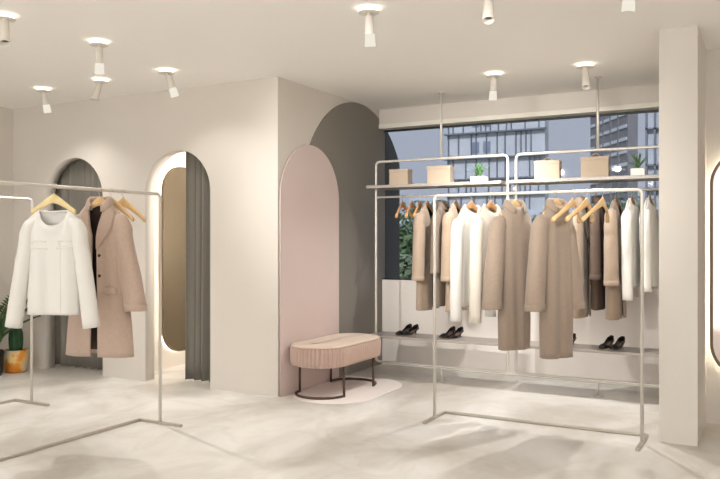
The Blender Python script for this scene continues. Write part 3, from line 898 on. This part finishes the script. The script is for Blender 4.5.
spot_o = spot('white ceiling spotlight aimed at the pink arch, out of the frame', -2.30, 2.30, 0, 0, 0.0)
ac = lamp_light('accent_beam', 'SPOT', spot_o, (0, 0.02, -0.30), 60, spot_size=math.radians(24), spot_blend=1.0, shadow_soft_size=0.03)
ac.rotation_euler = Vector((0, 0, -1)).rotation_difference(Vector((-1.76, 4.0, -0.85)).normalized()).to_euler()
for ax_, tx in ((-3.4, -3.5), (-2.4, -2.4), (-1.5, -1.75)):  # unseen spotlights added to lift the dim back zone
    so_ = spot('white ceiling spotlight aimed at the display rack, out of the frame', ax_, 2.0, 0, 0.10, 0.0)
    ac = lamp_light('accent_beam', 'SPOT', so_, (0, 0.12, -0.29), 300, spot_size=math.radians(40), spot_blend=1.0, shadow_soft_size=0.04)
    ac.rotation_euler = Vector((0, 0, -1)).rotation_difference(Vector((tx - ax_, 8.0 - 2.1, 1.45 - 2.7)).normalized()).to_euler()
# fill lights without fixtures, added in the fitting rooms and unseen shop
def fill_lamp(loc, power, r=0.12):
    l = bpy.data.lights.new('room_lamp', 'POINT'); l.energy = power; l.color = (1.0, 0.98, 0.95); l.shadow_soft_size = r
    o = bpy.data.objects.new('room_lamp', l); COL.objects.link(o); o.location = loc
fill_lamp((-5.2, 6.95, 2.8), 22)
fill_lamp((-4.7, 6.9, 1.5), 30)
fill_lamp((-7.0, 6.95, 2.8), 8)
for x in (-5.6, -2.4, 0.8, 3.6):
    for y in (-2.2, 0.2, 2.2):
        if x == -5.6 and y > 2: continue
        fill_lamp((x, y, 2.75), 7, 0.03)

# ------------------------------------------------------------------ outside the window
struct('ground', B(-160, 120, 8.16, 260, -0.4, -0.25), M['grass'])
def building(label, x0, x1, y0, y1, h, m, rz=0.0):
    xc, yc = (x0 + x1) / 2, (y0 + y1) / 2
    t = thing('building', label, 'building', (xc, yc, -0.25), rz)
    obj('wall', B(x0 - xc, x1 - xc, y0 - yc, y1 - yc, 0, h), m, t, smooth=False)
    return t, x0 - xc, x1 - xc, y0 - yc
# lattice-fronted building
rnd = random.Random(11)
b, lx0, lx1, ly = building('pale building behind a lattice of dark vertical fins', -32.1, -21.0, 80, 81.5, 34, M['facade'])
lev = [6.6, 8.3, 10.6, 13.4, 16.5, 20]
zz = [0] + lev
for z in lev:
    obj('ledge', B(lx0 - 0.2, lx1 + 0.2, ly - 0.5, ly, z, z + 0.16), M['fin'], b, smooth=False)
for i in range(len(zz) - 1):
    x = lx0 + 0.2
    while x < lx1 - 0.3:
        top_ = zz[i + 1]
        obj('fin', B(x, x + 0.09, ly - 0.3, ly, zz[i], top_), M['fin'], b, smooth=False)
        x += rnd.choice((0.55, 0.9, 1.2, 1.5))
for k in range(3):
    for z in (11.3, 8.7):
        pass
for x, z in ((3.0, 11.3), (4.3, 11.3), (3.0, 14.2), (4.3, 14.2)):
    obj('window', B(lx0 + x, lx0 + x + 0.8, ly - 0.12, ly, z, z + 1.2), M['pane'], b, smooth=False)
# lattice beside the pillar
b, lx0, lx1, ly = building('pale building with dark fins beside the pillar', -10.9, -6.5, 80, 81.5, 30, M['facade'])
for i, x in enumerate((0.0, 0.8, 1.3, 2.2, 2.7, 3.4, 4.2)):
    obj('fin', B(lx0 + x, lx0 + x + 0.18, ly - 0.5, ly, 0, 28), M['fin'], b, smooth=False)
for z in (6.5, 9.0, 12.6, 15.6):
    obj('ledge', B(lx0, lx1, ly - 0.5, ly, z, z + 0.16), M['fin'], b, smooth=False)
# tower
tw = thing('building', 'brown-grey slab tower with pale slanting window bands', 'building', (-15.7, 99.5, -0.25), math.radians(122.9))
obj('wall', B(0, 12.3, -1.3, 0, 0, 42), M['tower'], tw, smooth=False)
for k in range(24):
    z = 1.4 + 1.6 * k
    obj('window_band', B(0.2, 12.1, 0, 0.12, z, z + 0.42), M['band'], tw, smooth=False)
for k in range(4):
    obj('pier', B(2.5 + 2.4 * k, 2.9 + 2.4 * k, 0, 0.16, 0, 42), M['tower'], tw, smooth=False)
# low hazy blocks
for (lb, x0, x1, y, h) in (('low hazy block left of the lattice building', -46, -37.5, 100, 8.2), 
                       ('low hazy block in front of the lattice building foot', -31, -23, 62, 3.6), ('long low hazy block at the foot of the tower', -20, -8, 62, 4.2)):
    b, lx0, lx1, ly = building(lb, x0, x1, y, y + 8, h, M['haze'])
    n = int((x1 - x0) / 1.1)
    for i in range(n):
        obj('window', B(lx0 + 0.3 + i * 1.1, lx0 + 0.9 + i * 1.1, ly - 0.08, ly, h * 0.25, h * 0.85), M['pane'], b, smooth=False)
def tree(label, x, y, h, r, m, seed, group):
    rnd = random.Random(seed)
    t = thing('tree', label, 'tree', (x, y, -0.25), 0, group)
    obj('trunk', T([(0, 0, 0), (0.05, 0, h * 0.4), (0, 0.05, h * 0.75)], 0.07, radii=[0.09, 0.06, 0.03]), M['bark'], t)
    bm = bmesh.new()
    blobs = [(Vector((rnd.uniform(-0.6, 0.6) * r, rnd.uniform(-0.6, 0.6) * r, h - r * rnd.uniform(0.5, 1.3))), r * rnd.uniform(0.35, 0.6)) for _ in range(12)]
    for _ in range(1500):
        c, br = rnd.choice(blobs)
        d = Vector((rnd.gauss(0, 1), rnd.gauss(0, 1), rnd.gauss(0, 1))).normalized()
        p = c + d * br * rnd.uniform(0.6, 1)
        n = (d + Vector((rnd.uniform(-.7, .7), rnd.uniform(-.7, .7), rnd.uniform(-.7, .7)))).normalized()
        u = n.orthogonal().normalized(); w = n.cross(u); s = rnd.uniform(0.05, 0.10)
        bm.faces.new([bm.verts.new(p + u * s), bm.verts.new(p + w * s * 0.6), bm.verts.new(p - u * s), bm.verts.new(p - w * s * 0.6)])
    obj('crown', bm, m, t, smooth=False)
for i, (lb, x, y, h, r, m) in enumerate((
    ('bushy dark green tree outside the window by the grey arch', -7.3, 15.5, 2.0, 0.8, 'tree'),
    ('pale green tree outside the window behind the first tan coat', -5.9, 13.2, 1.6, 0.6, 'tree2'),
    ('taller green tree outside, behind the left bay box', -10.6, 24, 3.3, 1.3, 'tree'),
    ('green tree outside the window behind the cream top', -5.0, 16.5, 2.1, 1.0, 'tree'),
    ('taller pale tree outside between the two brown coats', -7.2, 25, 3.1, 1.3, 'tree2'),
    ('green tree outside the window behind the empty front hangers', -3.1, 16.0, 1.8, 0.9, 'tree'),
    ('taller tree outside under the small aloe', -4.6, 26, 3.4, 1.3, 'tree'),
    ('pale tree outside the window beside the pillar', -1.7, 19.0, 2.3, 0.9, 'tree2'))):
    tree(lb, x, y, h, r, M[m], 30 + i, 'trees outside the window')

# ------------------------------------------------------------------ sky, camera, view
w = bpy.data.worlds.new('sky'); SC.world = w; w.use_nodes = True
nt = w.node_tree; bg = nt.nodes['Background']
tc = nt.nodes.new('ShaderNodeTexCoord'); sp = nt.nodes.new('ShaderNodeSeparateXYZ'); rp = nt.nodes.new('ShaderNodeValToRGB')
nt.links.new(tc.outputs['Generated'], sp.inputs[0]); nt.links.new(sp.outputs['Z'], rp.inputs['Fac'])
rp.color_ramp.elements[0].position = 0.0; rp.color_ramp.elements[0].color = (0.90, 0.90, 0.90, 1)
rp.color_ramp.elements[1].position = 0.6; rp.color_ramp.elements[1].color = (0.78, 0.83, 0.92, 1)
nt.links.new(rp.outputs['Color'], bg.inputs['Color'])
bg.inputs['Strength'].default_value = 1.85

sun = bpy.data.lights.new('sun', 'SUN'); sun.energy = 6.5; sun.angle = math.radians(2); sun.color = (1.0, 0.985, 0.96)
so = bpy.data.objects.new('sun', sun); COL.objects.link(so); so.location = (0, -10, 20)
so.rotation_euler = Vector((0, 0, -1)).rotation_difference(Vector((-0.12, 0.76, -0.64)).normalized()).to_euler()

cam = bpy.data.cameras.new('camera'); cam.sensor_width = 36.0; cam.lens = 36.0 * 759.0 / 720.0
cam.clip_start = 0.05; cam.clip_end = 500
co = bpy.data.objects.new('camera', cam); COL.objects.link(co)
co.location = (0, 0, 1.474); co.rotation_euler = (PI / 2, 0, math.radians(28.4))
SC.camera = co
SC.view_settings.view_transform = 'Standard'
SC.view_settings.look = 'None'
SC.view_settings.exposure = 0.30
SC.view_settings.gamma = 1.0
SC.view_settings.use_curve_mapping = False
SC.cycles.use_denoising = True
SC.cycles.max_bounces = 10
SC.cycles.diffuse_bounces = 6
SC.cycles.transparent_max_bounces = 12
